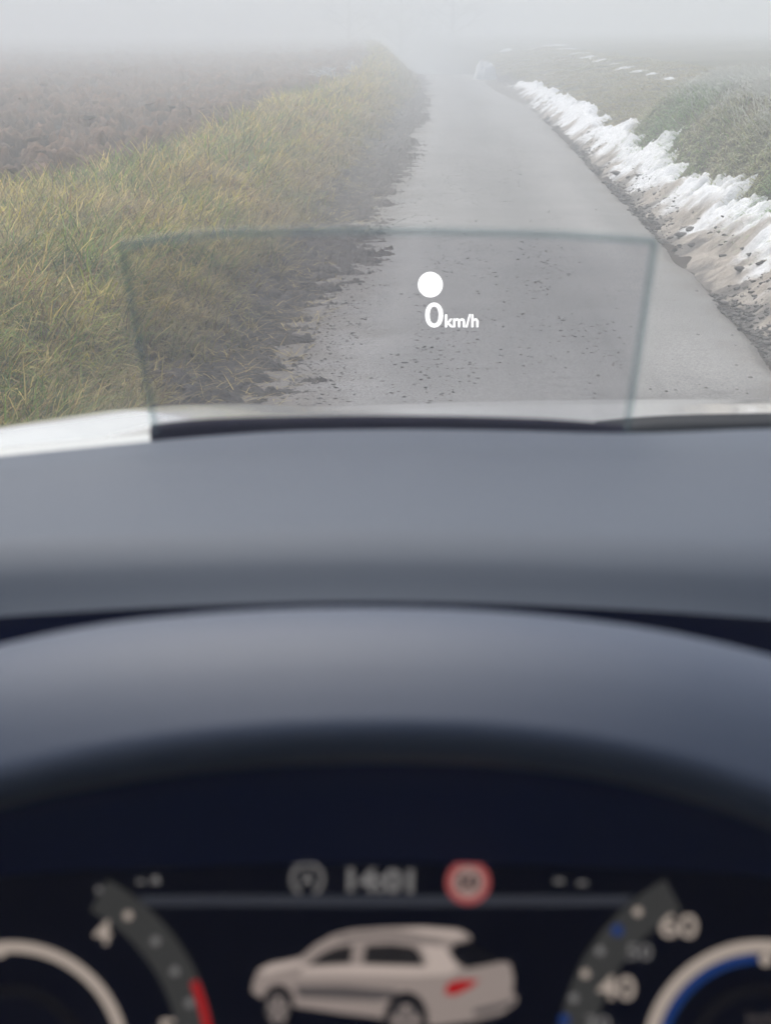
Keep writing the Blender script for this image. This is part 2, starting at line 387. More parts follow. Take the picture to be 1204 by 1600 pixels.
# ------------------------------------------------------------------ grass
def blades(name, x, y, z, length, width, az, lean, curl, col, label, cat=None):
    """every blade a bent ribbon of three segments"""
    n_ = len(x)
    ts = np.array([0.0, 0.36, 0.72, 1.0]); ws = np.array([1.0, 0.85, 0.5])
    dx, dy = np.cos(az), np.sin(az)
    pos = np.stack([x, y, z], -1)
    V = np.zeros((n_, 7, 3)); C = np.zeros((n_, 7, 3))
    cur = pos.copy(); ang = lean.copy(); side = np.stack([-dy, dx, np.zeros(n_)], -1)
    pts = [cur.copy()]
    for s in range(3):
        seg = (ts[s + 1] - ts[s]) * length
        d = np.stack([np.sin(ang) * dx, np.sin(ang) * dy, np.cos(ang)], -1)
        cur = cur + d * seg[:, None]; pts.append(cur.copy()); ang = ang + curl
    for s in range(3):
        V[:, 2 * s] = pts[s] - side * (width * ws[s] * 0.5)[:, None]
        V[:, 2 * s + 1] = pts[s] + side * (width * ws[s] * 0.5)[:, None]
    V[:, 6] = pts[3]
    C[:] = col[:, None, :]
    b0 = np.arange(n_) * 7
    q1 = np.stack([b0, b0 + 1, b0 + 3, b0 + 2], -1); q2 = np.stack([b0 + 2, b0 + 3, b0 + 5, b0 + 4], -1)
    t3 = np.stack([b0 + 4, b0 + 5, b0 + 6], -1)
    loops = np.concatenate([np.concatenate([q1, q2], 1), t3], 1).ravel()
    starts = (np.arange(n_) * 11)[:, None] + np.array([0, 4, 8])[None, :]
    ob = np_mesh(name, V.reshape(-1, 3), loops, starts.ravel(), M_GRASS, False, C.reshape(-1, 3))
    return tag(ob, label, cat, kind='stuff')

GREEN = np.array([0.130, 0.225, 0.014]); YEL = np.array([0.50, 0.43, 0.035]); STR = np.array([0.58, 0.45, 0.160])
BRN = np.array([0.29, 0.165, 0.055]); BLUEG = np.array([0.125, 0.215, 0.065]); FROST = np.array([0.66, 0.67, 0.66])
def pick(nz, table):
    """blend of colours along a 0..1 value"""
    k = np.linspace(0, 1, len(table)); T = np.array(table)
    return np.stack([np.interp(nz, k, T[:, i]) for i in range(3)], -1)

# left verge
N = 380000
y = 3.6 * (85 / 3.6) ** (rng.random(N) ** 1.25)
u = 0.98 - 0.3 * sstep(26, 36, y) + rng.random(N) ** 0.95 * 3.2
x = -u + shift(y)
edge = 2.64 - 0.5 * sstep(22, 36, y) + 0.5 * (fbm(y * 0.7, y * 0 + 1, 31, 3) - 0.5) + 0.5 * (1 - sstep(9, 12, y))
cl = fbm(x * 1.6, y * 1.6, 91, 3); cl2 = fbm(x * 4.5, y * 4.5, 95, 3)
keep = rng.random(N) < sstep(1.0, 1.32, u + 0.35 * (cl2 - 0.5) + 0.3 * sstep(26, 36, y)) * (0.6 + 0.6 * sstep(0.25, 0.55, cl2))
keep &= u < edge + 0.45 * (cl2 - 0.45)
x, y, u, cl, cl2 = [a[keep] for a in (x, y, u, cl, cl2)]
n_ = len(x); fs = 0.6 + y / 14.0
z = H(x, y) - 0.01
L = (0.11 + 0.14 * rng.random(n_) ** 1.5) * (0.35 + 1.7 * cl2) * (0.6 + 0.55 * sstep(1.1, 2.0, u))
wd = (0.0042 + 0.0050 * rng.random(n_)) * fs
# combed clumps: azimuth from a slow field plus scatter, falling towards the lane
az = (fbm(x * 1.1, y * 1.1, 99, 2) - 0.5) * 5.0 + rng.normal(0, 1.5, n_) + 0.2
lean = np.clip(0.45 + 0.95 * rng.random(n_) + 0.3 * (cl - 0.5), 0, 1.45); curl = 0.1 + 0.55 * rng.random(n_)
dry = rng.random(n_)
nzv = np.clip((cl - 0.5) * 2.3 + 0.48 + rng.normal(0, 0.11, n_), 0, 1)
colr = pick(nzv, [GREEN, GREEN * 1.2, YEL * 0.85, YEL, STR * 0.9, BRN])
near_green = sstep(8.8, 6.2, y) * sstep(1.35, 1.8, u) * (rng.random(n_) < 0.6)
colr = colr + (np.array([0.155, 0.265, 0.040]) - colr) * near_green[:, None] * 0.85
colr = np.where((dry < 0.38)[:, None], STR * (0.7 + 0.5 * rng.random(n_))[:, None], colr)
colr = np.where((dry > 0.90)[:, None], BRN, colr) * (0.30 + 1.25 * rng.random(n_) ** 1.4)[:, None]
low = (sstep(1.70, 1.12, u + 0.5 * (cl2 - 0.5)) * 0.7)[:, None]
colr = colr + (np.array([0.23, 0.185, 0.105])[None, :] * (0.35 + 0.9 * rng.random(n_))[:, None] - colr) * low
blades('verge_grass', x, y, z, L, wd, az, lean, curl, colr, 'tangled green and straw-coloured grass on the verge left of the lane')

# broken straw lying on the mud and at the foot of the verge
N = 5200
y = 5.0 * (30 / 5.0) ** rng.random(N); u = 1.32 - 0.62 * rng.random(N) ** 1.6; x = -u + shift(y)
hm_ = np.maximum(H(x, y), road_z(x, y)) + 0.035 * sstep(0.75, 0.95, u)
n_ = N
blades('straw_litter', x, y, hm_, 0.05 + 0.12 * rng.random(n_), (0.003 + 0.003 * rng.random(n_)) * (0.6 + y / 14), rng.uniform(0, 6.28, n_), 1.25 + 0.3 * rng.random(n_), 0.15 * rng.random(n_),
       (STR * 0.75)[None, :] * (0.35 + 0.8 * rng.random(n_))[:, None], 'broken straw lying on the mud at the foot of the left verge')

# right bank: dense combed sward, frosted on the crest
N = 150000
y = 7.5 * (62 / 7.5) ** (rng.random(N) ** 1.15)
u = 1.78 + rng.random(N) ** 1.1 * 3.4
x = u + shift(y)
cl = fbm(x * 1.3, y * 1.3, 111, 3); cl2 = fbm(x * 4.0, y * 4.0, 115, 3)
hump = 1 - sstep(17.0, 19.4, y + 0.5 * (u - 2.2))
tp = 1.99 - 0.06 * sstep(16, 12, y) + 0.30 * (fbm(y * 0.55, y * 0, 51, 2) - 0.5) + 0.10 * sstep(11.5, 9.0, y)
keep = (rng.random(N) < 0.35 + 0.65 * sstep(0.25, 0.5, cl2)) & ((u > tp + 0.08 * rng.normal(0, 1, N)) | (rng.random(N) < 0.06))
keep &= (hump > 0.3) | (rng.random(N) < 0.75)
x, y, u, cl, cl2, hump = [a[keep] for a in (x, y, u, cl, cl2, hump)]
n_ = len(x); fs = 0.6 + y / 14.0
z = H(x, y) - 0.01
crest = sstep(2.3, 2.62, u + 0.10 * rng.normal(0, 1, n_)) * hump
L = (0.10 + 0.09 * rng.random(n_)) * (0.7 + 0.6 * cl2) * (1 + 0.25 * crest) * (0.6 + 0.3 * hump)
wd = (0.0044 + 0.0050 * rng.random(n_)) * fs
az = math.pi + 0.7 + rng.normal(0, 0.55, n_) + 1.2 * (fbm(x * 1.5, y * 1.5, 118, 2) - 0.5)
lean = np.clip(0.85 + 0.5 * rng.random(n_) - 0.30 * crest, 0.1, 1.45); curl = 0.15 + 0.4 * rng.random(n_)
nzv = np.clip(cl * 1.4 - 0.2 + rng.normal(0, 0.15, n_), 0, 1)
colr = pick(nzv, [BLUEG, BLUEG * 1.1, np.array([0.25, 0.27, 0.13]), np.array([0.34, 0.33, 0.20]), np.array([0.36, 0.33, 0.23])]) * (0.55 + 0.9 * rng.random(n_))[:, None]
fr = np.clip(rng.random(n_) * 0.55 + crest * 1.05 - 0.30, 0, 0.9) * (0.3 + 0.7 * hump)
colr = colr * (1 + 0.30 * hump)[:, None] + (STR * 0.75 - colr) * (0.6 * (1 - hump))[:, None]
colr = colr + (FROST - colr) * fr[:, None]
blades('bank_grass', x, y, z, L, wd, az, lean, curl, colr, 'olive combed grass on the right bank with white hoar frost on its crest')

# ------------------------------------------------------------------ single things of the field and the lane
def icoclod(seed, sub=2, flat=0.6):
    r_ = np.random.default_rng(seed)
    import bmesh
    bm = bmesh.new(); bmesh.ops.create_icosphere(bm, subdivisions=sub, radius=1.0)
    off = r_.random(3) * 40
    for v in bm.verts:
        c = v.co
        f = 0.62 + 0.75 * float(fbm(np.array([c.x * 1.4 + off[0]]), np.array([c.y * 1.4 + c.z * 1.1 + off[1]]), seed, 3)[0])
        v.co = Vector((c.x * f, c.y * f, c.z * f * flat))
    me = bpy.data.meshes.new('earth_clod'); bm.to_mesh(me); bm.free()
    me.polygons.foreach_set('use_smooth', [False] * len(me.polygons))
    return me
CL = [icoclod(200 + i) for i in range(6)]
for me in CL: me.materials.append(M_CLOD)
CLW = [icoclod(300 + i, flat=0.5) for i in range(4)]
for me in CLW: me.materials.append(M_CLODWET)

def put(name, me, x, y, z, s, rz=None, parent=None):
    o = bpy.data.objects.new(name, me); o.location = (x, y, z)
    o.scale = s if hasattr(s, '__len__') else (s, s, s)
    o.rotation_euler = (random.uniform(-0.3, 0.3), random.uniform(-0.3, 0.3), random.uniform(0, 6.28) if rz is None else rz)
    return link(o, parent)
def ground_hit(px, py, lift=0.0):
    """where a line of sight meets the terrain"""
    d = ray(px, py); t = 3.0
    for _ in range(4000):
        p = CAM + d * t
        if p.z < max(float(H(p.x, p.y)), snow_z(p.x, p.y)) + lift: return p
        t += 0.02
    return CAM + d * t

# bigger clods of the field, each a piece of it
for i in range(280):
    yy = 9.5 * (26 / 9.5) ** random.random(); uu = 2.9 + random.random() * (0.32 * yy)
    xx = -uu + float(shift(yy)); s = random.uniform(0.03, 0.075)
    fi_ = min(int(np.searchsorted(rr, yy)), len(rr) - 1)
    fj_ = int(np.argmin(np.abs(Xf[fi_] - xx)))
    put('clod', CL[i % 6], xx, yy, float(Zf[fi_, fj_]) + 0.25 * s, (s * random.uniform(0.8, 1.5), s, s * random.uniform(0.6, 1.0)), parent=field)

# dark lumps lying in the slush on the right
lumps = [(965, 272, 16, 'dark lump of earth on the grey slush, larger of the farthest pair'), (982, 277, 10, 'small dark lump of earth next to the farthest pair in the slush'),
         (1078, 358, 14, 'flat dark lump of earth on the slush level with the glass corner'), (1066, 368, 20, 'wide flat lump of mud at the asphalt edge level with the glass corner'),
         (1085, 384, 17, 'dark lump of mud on brown slush just below the glass corner'), (1157, 422, 22, 'largest dark stone lying on the brown slush at the right'),
         (1190, 412, 15, 'slanting dark crumb of earth above the largest stone in the slush'), (1130, 339, 7, 'tiny dark lump in the clean snow at the right'),
         (1162, 389, 10, 'small dark lump between the tiny snow lump and the largest stone')]
for i, (px, py, s, lab) in enumerate(lumps):
    p = ground_hit(px, py, 0.0); r_ = s * p.y / FPX * 0.6
    o = put('earth_lump', CLW[i % 4], p.x, p.y, p.z + r_ * 0.1, (r_ * 1.35, r_ * 0.9, r_ * 0.7))
    tag(o, lab, 'lump', 'earth lumps lying in the slush')

# crumbs of earth strewn over the lane: nobody could count them
def crumbs(name, pts, sizes, mat, label):
    t = (1 + 5 ** 0.5) / 2
    iv = np.array([(-1, t, 0), (1, t, 0), (-1, -t, 0), (1, -t, 0), (0, -1, t), (0, 1, t), (0, -1, -t), (0, 1, -t), (t, 0, -1), (t, 0, 1), (-t, 0, -1), (-t, 0, 1)]) / 1.9
    fi = np.array([(0, 11, 5), (0, 5, 1), (0, 1, 7), (0, 7, 10), (0, 10, 11), (1, 5, 9), (5, 11, 4), (11, 10, 2), (10, 7, 6), (7, 1, 8), (3, 9, 4), (3, 4, 2), (3, 2, 6), (3, 6, 8), (3, 8, 9), (4, 9, 5), (2, 4, 11), (6, 2, 10), (8, 6, 7), (9, 8, 1)])
    n_ = len(pts); jit = 0.6 + 0.8 * rng.random((n_, 12, 1))
    st = np.stack([0.8 + 0.9 * rng.random(n_), 0.6 + 0.6 * rng.random(n_), 0.35 + 0.35 * rng.random(n_)], -1)
    V = pts[:, None, :] + iv[None] * jit * st[:, None, :] * sizes[:, None, None]
    F = (fi[None] + (np.arange(n_) * 12)[:, None, None]).reshape(-1, 3)
    o = np_mesh(name, V.reshape(-1, 3), F.ravel(), np.arange(len(F)) * 3, mat, False)
    return tag(o, label, kind='stuff')
N = 14000
y = 5.2 * (34 / 5.2) ** rng.random(N)
band = rng.random(N)
u = np.where(band < 0.42, -0.72 + 0.42 * rng.random(N) ** 2 * np.where(rng.random(N) < 0.5, 1.6, 0.6),
    np.where(band < 0.62, 0.02 + 0.16 * rng.normal(0, 1, N), np.where(band < 0.84, 0.62 + 0.13 * rng.normal(0, 1, N), rng.uniform(-0.8, 1.45, N))))
keep = rng.random(N) < sstep(0.42, 0.62, fbm(u * 3, y * 0.8, 131, 3) + 0.12 * (band < 0.42) + 0.05)
y, u = y[keep], np.clip(u[keep], -0.9, 1.47); x = u + shift(y)
crumbs('mud_crumbs', np.stack([x, y, road_z(x, y)], -1), 0.0024 + 0.0072 * rng.random(len(x)) ** 4, M_CLODWET, 'small crumbs of mud strewn over the asphalt')

# gritty mud crumbs along the right asphalt edge
N = 5200
y = 5.5 * (30 / 5.5) ** rng.random(N); u = 1.52 + 0.30 * rng.random(N) ** 1.6 - 0.05 * rng.random(N); x = u + shift(y)
keep = rng.random(N) < sstep(0.4, 0.6, fbm(u * 2, y * 1.1, 137, 3))
y, u, x = y[keep], u[keep], x[keep]
crumbs('slush_grit', np.stack([x, y, np.maximum(np.maximum(road_z(x, y), H(x, y)), np.array([snow_z(a, b) for a, b in zip(x, y)]))], -1), 0.005 + 0.016 * rng.random(len(x)) ** 3, M_CLODWET, 'dark grit and mud crumbs in the slush along the right asphalt edge')

# dry stalks sticking out of the verge
def tube(name, pts, r0, r1, mat, parent=None, k=5):
    V, F = [], []
    n_ = len(pts)
    for i, p in enumerate(pts):
        p = Vector(p); d = (Vector(pts[min(i + 1, n_ - 1)]) - Vector(pts[max(i - 1, 0)])).normalized()
        a = d.orthogonal().normalized(); b = d.cross(a); r_ = r0 + (r1 - r0) * i / (n_ - 1)
        for j in range(k):
            t = 2 * math.pi * j / k; V.append(p + a * (r_ * math.cos(t)) + b * (r_ * math.sin(t)))
    for i in range(n_ - 1):
        for j in range(k):
            F.append((i * k + j, i * k + (j + 1) % k, (i + 1) * k + (j + 1) % k, (i + 1) * k + j))
    F.append(tuple(range(k))[::-1]); F.append(tuple((n_ - 1) * k + j for j in range(k)))
    return mesh_obj(name, V, F, mat, parent)
stalks = [([(223, 243), (232, 225), (241, 210)], 0.005, 'single straight pale stalk leaning right at the field edge'),
          ([(327, 200), (334, 186), (346, 174), (360, 166)], 0.004, 'thin pale stalk arching to the right over the field edge'),
          ([(369, 178), (367, 166), (365, 155)], 0.005, 'short upright pale stalk beside the arching one'),
          ([(2, 242), (14, 249), (26, 252), (36, 255)], 0.004, 'bent straw lying on the ploughed soil at the far left'),
          ([(4, 296), (0, 285), (-6, 272)], 0.005, 'pale grass stalk rising at the left picture edge'),
          ([(26, 297), (28, 284), (31, 272)], 0.004, 'short straw stalk in the leftmost grass tuft')]
for pts, r_, lab in stalks:
    base = ground_hit(*pts[0], lift=0.02)
    P3 = [P(px, py, base.y + 0.03 * i) for i, (px, py) in enumerate(pts)]
    P3[0] = P3[0] - Vector((0, 0, 0.03))
    tag(tube('dry_stalk', P3, r_, r_ * 0.5, M_STRAW), lab, 'stalk', 'dry stalks at the field edge')
# dark weed stems in the verge
M_WEED = plain('dead_weed', (0.05, 0.038, 0.030), 0.9, var=0.3)
for (px, py, h, lab) in [(284, 312, 18, 'dark dead weed stem in the middle of the verge'), (288, 290, 14, 'thin dark stem above the middle weed stem'), (32, 332, 20, 'dark dead stem standing at the far left of the verge'), (62, 318, 12, 'short dark stem right of the leftmost dead stem'), (326, 222, 14, 'dark drooping weed head beside the arching stalk')]:
    b0 = ground_hit(px, py, 0.02)
    e = P(px + 4, py - h, b0.y); md = (b0 + e) / 2 + Vector((-0.008, 0, 0.006))
    st = tube('dead_weed', [b0 - Vector((0, 0, 0.04)), md, e], 0.006, 0.003, M_WEED); tag(st, lab, 'weed', 'dark dead weeds in the verge')
    for q in range(4):
        t = 0.35 + 0.17 * q; s_ = b0.lerp(e, t); a = random.uniform(0, 6.28)
        tip = s_ + Vector((math.cos(a) * 0.03, math.sin(a) * 0.03, 0.012))
        mesh_obj('leaf', [s_, s_.lerp(tip, .5) + Vector((0.006, 0, 0.012)), tip, s_.lerp(tip, .5) + Vector((-0.006, 0, 0.0))], [(0, 1, 2, 3)], M_WEED, st)

# frosted weeds and shrub on the left field edge, far
def shrub(px, py, hpx, wpx, lab, seed, n_=46):
    r_ = random.Random(seed); b0 = ground_hit(px, py, 0.0); s = b0.y / FPX; h, wdt = hpx * s, wpx * s
    root = empty('frosted_shrub', b0); tag(root, lab, 'shrub')
    V, F = [], []
    for i in range(n_):
        a = r_.uniform(0, 6.28); rad = wdt * 0.5 * r_.random(); bs = Vector((math.cos(a) * rad * .6, math.sin(a) * rad * .5, -0.03))
        tp_ = bs + Vector((r_.gauss(0, .25) * wdt * .5, r_.gauss(0, .2) * wdt * .5, h * r_.uniform(.5, 1.05)))
        for q in range(4):
            p0 = bs if q == 0 else bs.lerp(tp_, r_.uniform(.3, .85)); p1 = tp_ if q == 0 else p0 + Vector((r_.gauss(0, .14) * wdt, r_.gauss(0, .1) * wdt, h * r_.uniform(.06, .22)))
            d = (p1 - p0); sd_ = d.cross(Vector((r_.gauss(0, 1), r_.gauss(0, 1), .1))).normalized() * 0.007
            k = len(V); V += [p0 - sd_, p0 + sd_, p1 + sd_ * .5, p1 - sd_ * .5]; F.append((k, k + 1, k + 2, k + 3))
    o = mesh_obj('frosted_twigs', V, F, M_FROST, root, False); o['kind'] = 'stuff'
    st = tube('stem', [(0, 0, -0.05), (0.01, 0, h * .5)], 0.012, 0.006, M_BARK, root)
shrub(508, 126, 24, 60, 'white frosted weeds at the ploughed field edge far left of the lane', 3)
shrub(548, 112, 20, 34, 'smaller frosted weeds nearest the fog on the left field edge', 4, 28)

# distant snow: heap by the lane, furrow line of patches on the right, patch on the left
def snow_lump(name, c, sx, sy, sz, seed, lab, cat='snow patch', group=None):
    n_, k = 14, 22; V, F = [], []
    th = np.linspace(0, 2 * np.pi, k, endpoint=False)
    for i in range(n_):
        r_ = (i + 0.001) / (n_ - 1)
        for j in range(k):
            f = 0.35 + 1.3 * float(fbm(np.array([math.cos(th[j]) * 2.5 + seed]), np.array([math.sin(th[j]) * 2.5 + seed * 3]), seed, 3, 0.8)[0])
            xx, yy = math.cos(th[j]) * r_ * f * sx, math.sin(th[j]) * r_ * f * sy
            gx, gy = c.x + xx, c.y + yy
            hz = float(H(gx, gy)) - c.z + sz * (1 - r_ ** 4) * (0.15 + 1.5 * float(fbm(np.array([gx * 7]), np.array([gy * 7]), seed, 3, 0.7)[0])) - 0.02 * r_
            V.append((gx, gy, c.z + hz))
    for i in range(n_ - 1):
        for j in range(k): F.append((i * k + j, i * k + (j + 1) % k, (i + 1) * k + (j + 1) % k, (i + 1) * k + j))
    F.append(tuple(range(k)))
    o = mesh_obj(name, V, F, M_SNOW, None, True, np.tile(np.array([0.70, 0.72, 0.74]), (len(V), 1)))
    return tag(o, lab, cat, group)
hp = P(756, 126, 46.0); hp.z = float(H(hp.x, hp.y))
snow_lump('snow_heap', hp, 0.36, 0.45, 0.52, 7, 'upright white heap of snow where the lane vanishes in the fog', 'snow heap')
spots = [(868, 70, 58), (885, 76, 52), (903, 83, 46), (920, 89, 41), (938, 94, 37), (955, 100, 33.5), (973, 105, 30.5), (997, 111, 27), (1019, 116, 24.5), (1046, 123, 22), (1075, 131, 19.5)]
names = ['faintest and farthest', 'second farthest', 'third farthest', 'fourth farthest', 'fifth farthest', 'sixth farthest', 'middle', 'fourth nearest', 'third nearest', 'second nearest', 'nearest and smallest']
for i, (px, py, dist) in enumerate(spots):
    c = P(px, py, dist); c.z = float(H(c.x, c.y))
    g = ground_hit(px, py, 0.0)
    if 12 < g.y < 75: c = g
    s = c.y / FPX
    snow_lump('snow_patch', c, (17 if i < 7 else 12 if i < 10 else 7) * s, 0.13 + 0.003 * c.y, 0.026, 20 + i, f'{names[i]} patch in the line of snow patches across the right field', group='line of snow patches on the right field')
c = ground_hit(547, 66, 0.0); c = c if c.y < 70 else P(547, 66, 42)
s = c.y / FPX
snow_lump('snow_patch', c, 30 * s, 0.9, 0.06, 41, 'long thin snow patch on the left rise fading in the fog')
c = ground_hit(790, 78, 0.0); c = c if c.y < 70 else P(790, 78, 45)
snow_lump('snow_patch', c, 9 * c.y / FPX, 0.5, 0.06, 42, 'small curved snow patch on the bank above the far snow heap')

# bare trees standing in the fog behind the lane's end
def tree(base, h, seed, lab):
    r_ = random.Random(seed); root = empty('bare_tree', base); tag(root, lab, 'tree', 'bare trees in the fog')
    tr = tube('trunk', [(0, 0, -0.3), (0.05, 0, h * .3), (0.1, .05, h * .6), (0.05, 0, h * .93)], 0.16, 0.03, M_BARK, root, 7)
    V, F = [], []
    def br(p, d, ln, rad, dep):
        e = p + d * ln; sd_ = d.cross(Vector((r_.gauss(0, 1), r_.gauss(0, 1), r_.gauss(0, 1)))).normalized(); up_ = d.cross(sd_).normalized()
        k = len(V)
        for q in range(3):
            t = 2.094 * q; V.append(p + (sd_ * math.cos(t) + up_ * math.sin(t)) * rad)
        for q in range(3):
            t = 2.094 * q; V.append(e + (sd_ * math.cos(t) + up_ * math.sin(t)) * rad * .6)
        for q in range(3): F.append((k + q, k + (q + 1) % 3, k + 3 + (q + 1) % 3, k + 3 + q))
        if dep:
            for q in range(4):
                nd = (d + Vector((r_.gauss(0, .5), r_.gauss(0, .5), r_.gauss(.1, .4)))).normalized()
                br(p + d * ln * r_.uniform(.35, 1), nd, ln * r_.uniform(.5, .75), rad * .55, dep - 1)
    for i in range(26):
        zz = h * (.04 + .86 * i / 26); a = i * 2.4
        br(Vector((0.08, 0, zz)), Vector((math.cos(a), math.sin(a), .55)).normalized(), h * .24 * (1.15 - i / 32), .05 * (1.2 - i / 26), 3)
    mesh_obj('crown', V, F, M_BARK, root, False)
for i, (px, dist, h, lab) in enumerate([(545, 118, 7.6, 'left bare tree dissolving in the fog above the verge'), (625, 124, 8.2, 'middle bare tree barely visible in the fog over the lane'), (705, 120, 7.8, 'right bare tree barely visible in the fog above the snow heap')]):
    b0 = P(px, 50, dist); b0.z = float(H(b0.x, b0.y)); tree(b0, h, 60 + i, lab)

# ------------------------------------------------------------------ the car
car = empty('car', (0.37, 0.6, 0.02))
tag(car, 'white car seen from its driver seat, with grey dashboard, instrument display and head-up glass', 'car')
car_inv = Matrix.Translation((-0.37, -0.6, -0.02))
def part(o, parent=None):
    o.parent = parent or car
    o.matrix_parent_inverse = (parent or car).matrix_world.inverted() if parent else car_inv
    return o
bpy.context.view_layer.update()

def spline(pts, xs):
    """smooth curve through picture positions, evaluated at columns xs (Catmull-Rom on a sorted table)"""
    px = np.array([p[0] for p in pts], float); py = np.array([p[1] for p in pts], float)
    m_ = np.gradient(py, px)
    i = np.clip(np.searchsorted(px, xs) - 1, 0, len(px) - 2)
    h = px[i + 1] - px[i]; t = np.clip((xs - px[i]) / h, -6, 7)
    inside = (t >= 0) & (t <= 1)
    h00 = 2 * t**3 - 3 * t**2 + 1; h10 = t**3 - 2 * t**2 + t; h01 = -2 * t**3 + 3 * t**2; h11 = t**3 - t**2
    r_ = h00 * py[i] + h10 * h * m_[i] + h01 * py[i + 1] + h11 * h * m_[i + 1]
    lo = py[0] + (xs - px[0]) * m_[0]; hi_ = py[-1] + (xs - px[-1]) * m_[-1]
    return np.where(inside, r_, np.where(xs < px[0], lo, hi_))
def loft(name, rows, mat, parent=None):
    n_, k = len(rows), len(rows[0]); V = [p for r_ in rows for p in r_]
    F = [(i * k + j, i * k + j + 1, (i + 1) * k + j + 1, (i + 1) * k + j) for i in range(n_ - 1) for j in range(k - 1)]
    return part(mesh_obj(name, V, F, mat), parent)

# dashboard top: far crest, flat, rolling down towards the driver
xs = np.linspace(-900, 2300, 81)
crest = spline([(-900, 830), (-300, 748), (0, 713), (240, 689), (420, 675), (600, 671), (800, 673), (970, 677), (1204, 670), (1700, 668), (2300, 690)], xs)
near = spline([(-900, 1080), (-300, 990), (0, 964), (300, 947), (600, 940), (900, 949), (1204, 968), (1500, 998), (2300, 1090)], xs)
ZD = 1.333
rows = []
rows.append([P(a, c, 0.63) + Vector((0, 0.05, -0.22)) for a, c in zip(xs, crest)])
rows.append([P(a, c, 0.63) + Vector((0, 0.02, -0.05)) for a, c in zip(xs, crest)])
rows.append([P(a, c, 0.63) + Vector((0, 0.006, -0.006)) for a, c in zip(xs, crest)])
rows.append([P(a, c, 0.63) for a, c in zip(xs, crest)])
crease = near - 108 - 14 * ((xs - 602) / 602.0) ** 2 * 0.6
for f in (0.14, 0.28, 0.42, 0.52, 0.58, 0.63, 0.68, 0.73, 0.78, 0.84, 0.90):
    r_ = []
    for a, c, cr, n2_ in zip(xs, crest, crease, near):
        yv = float(np.mean(np.interp(np.linspace(f - 0.15, f + 0.15, 9), [0, 0.68, 1.0], [0.63, 0.486, 0.463])))
        r_.append(P(a, float(np.interp(f, [0, 0.68, 1.0], [c, cr, n2_])), yv))
    rows.append(r_)
rows.append([P(a, n2_, 0.463) for a, n2_ in zip(xs, near)])
dash = loft('dashboard', rows, M_DASH)
loft('dashboard_gap_shade', [[P(a, n2_, 0.463) for a, n2_ in zip(xs, near)], [P(a, n2_, 0.463) + Vector((0, 0.004, -0.006)) for a, n2_ in zip(xs, near)],
     [P(a, n2_, 0.463) + Vector((0, 0.012, -0.20)) for a, n2_ in zip(xs, near)]], M_BLACK, dash)  # dash face in the gap coloured black to stand in for shade

# binnacle hood over the instruments
xs = np.linspace(-700, 2000, 73)
rb = 5 + spline([(-700, 1320), (-300, 1105), (0, 1003), (150, 972), (300, 955), (450, 946), (600, 944), (750, 949), (900, 962), (1050, 984), (1204, 1020), (1500, 1115), (2000, 1330)], xs)
lip = -18 + spline([(-700, 1500), (-300, 1320), (0, 1222), (150, 1190), (300, 1168), (450, 1156), (600, 1152), (750, 1156), (900, 1172), (1050, 1202), (1204, 1252), (1500, 1375), (2000, 1640)], xs)
rows = []
D0, D1 = 0.375, 0.325
rows.append([P(a, c, D0) + Vector((0, 0.022, -0.12)) for a, c in zip(xs, rb)])
rows.append([P(a, c, D0) + Vector((0, 0.018, -0.02)) for a, c in zip(xs, rb)])
rows.append([P(a, c, D0) + Vector((0, 0.008, -0.005)) for a, c in zip(xs, rb)])
rows.append([P(a, c, D0) for a, c in zip(xs, rb)])
for f in (0.06, 0.14, 0.3, 0.5, 0.7, 0.86, 0.95):
    r_ = []
    for a, c, l_ in zip(xs, rb, lip):
        p = P(a, c, D0).lerp(P(a, l_, D1), f); p.z += 0.006 * math.sin(math.pi * f); r_.append(p)
    rows.append(r_)
rows.append([P(a, l_, D1) for a, l_ in zip(xs, lip)])
for q_ in ((-0.0012, -0.003), (-0.0005, -0.0065), (0.002, -0.010), (0.0065, -0.0135)):
    rows.append([P(a, l_, D1) + Vector((0, q_[0], q_[1])) for a, l_ in zip(xs, lip)])
hood = loft('binnacle_hood', rows, M_HOOD)
# dark throat from the lip down to the display
under = []
scr_top = spline([(-700, 1560), (-300, 1430), (0, 1370), (300, 1355), (600, 1348), (900, 1355), (1204, 1372), (1500, 1440), (2000, 1700)], xs)
under.append([P(a, l_, D1) + Vector((0, 0.0065, -0.0135)) for a, l_ in zip(xs, lip)])
under.append([P(a, l_, D1) + Vector((0, 0.014, -0.018)) for a, l_ in zip(xs, lip)])
under.append([P(a, (l_ * .5 + s_ * .5), 0.346) for a, l_, s_ in zip(xs, lip, scr_top)])



# instrument display
SC0 = P(602, 1480, 0.362)
sn = Vector((0.0, -math.cos(R(24)), math.sin(R(24))))
su = Vector((1, 0, 0)); sv = sn.cross(su) * 1.0
if sv.z < 0: sv = -sv
def S(px, py, lift=0.0):
    d = ray(px, py); o = SC0 + sn * lift
    t = (o - CAM).dot(sn) / d.dot(sn); return CAM + d * t
under.append([P(a, s_, S(a, s_).y - 0.004) for a, s_ in zip(xs, scr_top)])
thro = loft('binnacle_throat', under, M_BLACK, hood)
SPX = (S(703, 1480) - S(602, 1480)).length / 101.0
M_SCREEN = plain('screen_glass', (0.001, 0.003, 0.024), 0.5, spec=0.04)
def slab(name, pts, thick, mat, parent=None):
    k = len(pts); back = [p - sn * thick for p in pts]; V = list(pts) + back
    F = [tuple(range(k)), tuple(range(2 * k - 1, k - 1, -1))] + [(i, k + i, k + (i + 1) % k, (i + 1) % k) for i in range(k)]
    return part(mesh_obj(name, V, F, mat, None, False), parent)
display = slab('instrument_display', [S(-330, 1330), S(1530, 1330), S(1580, 1980), S(-380, 1980)], 0.012, M_SCREEN)
LAYER = [0]
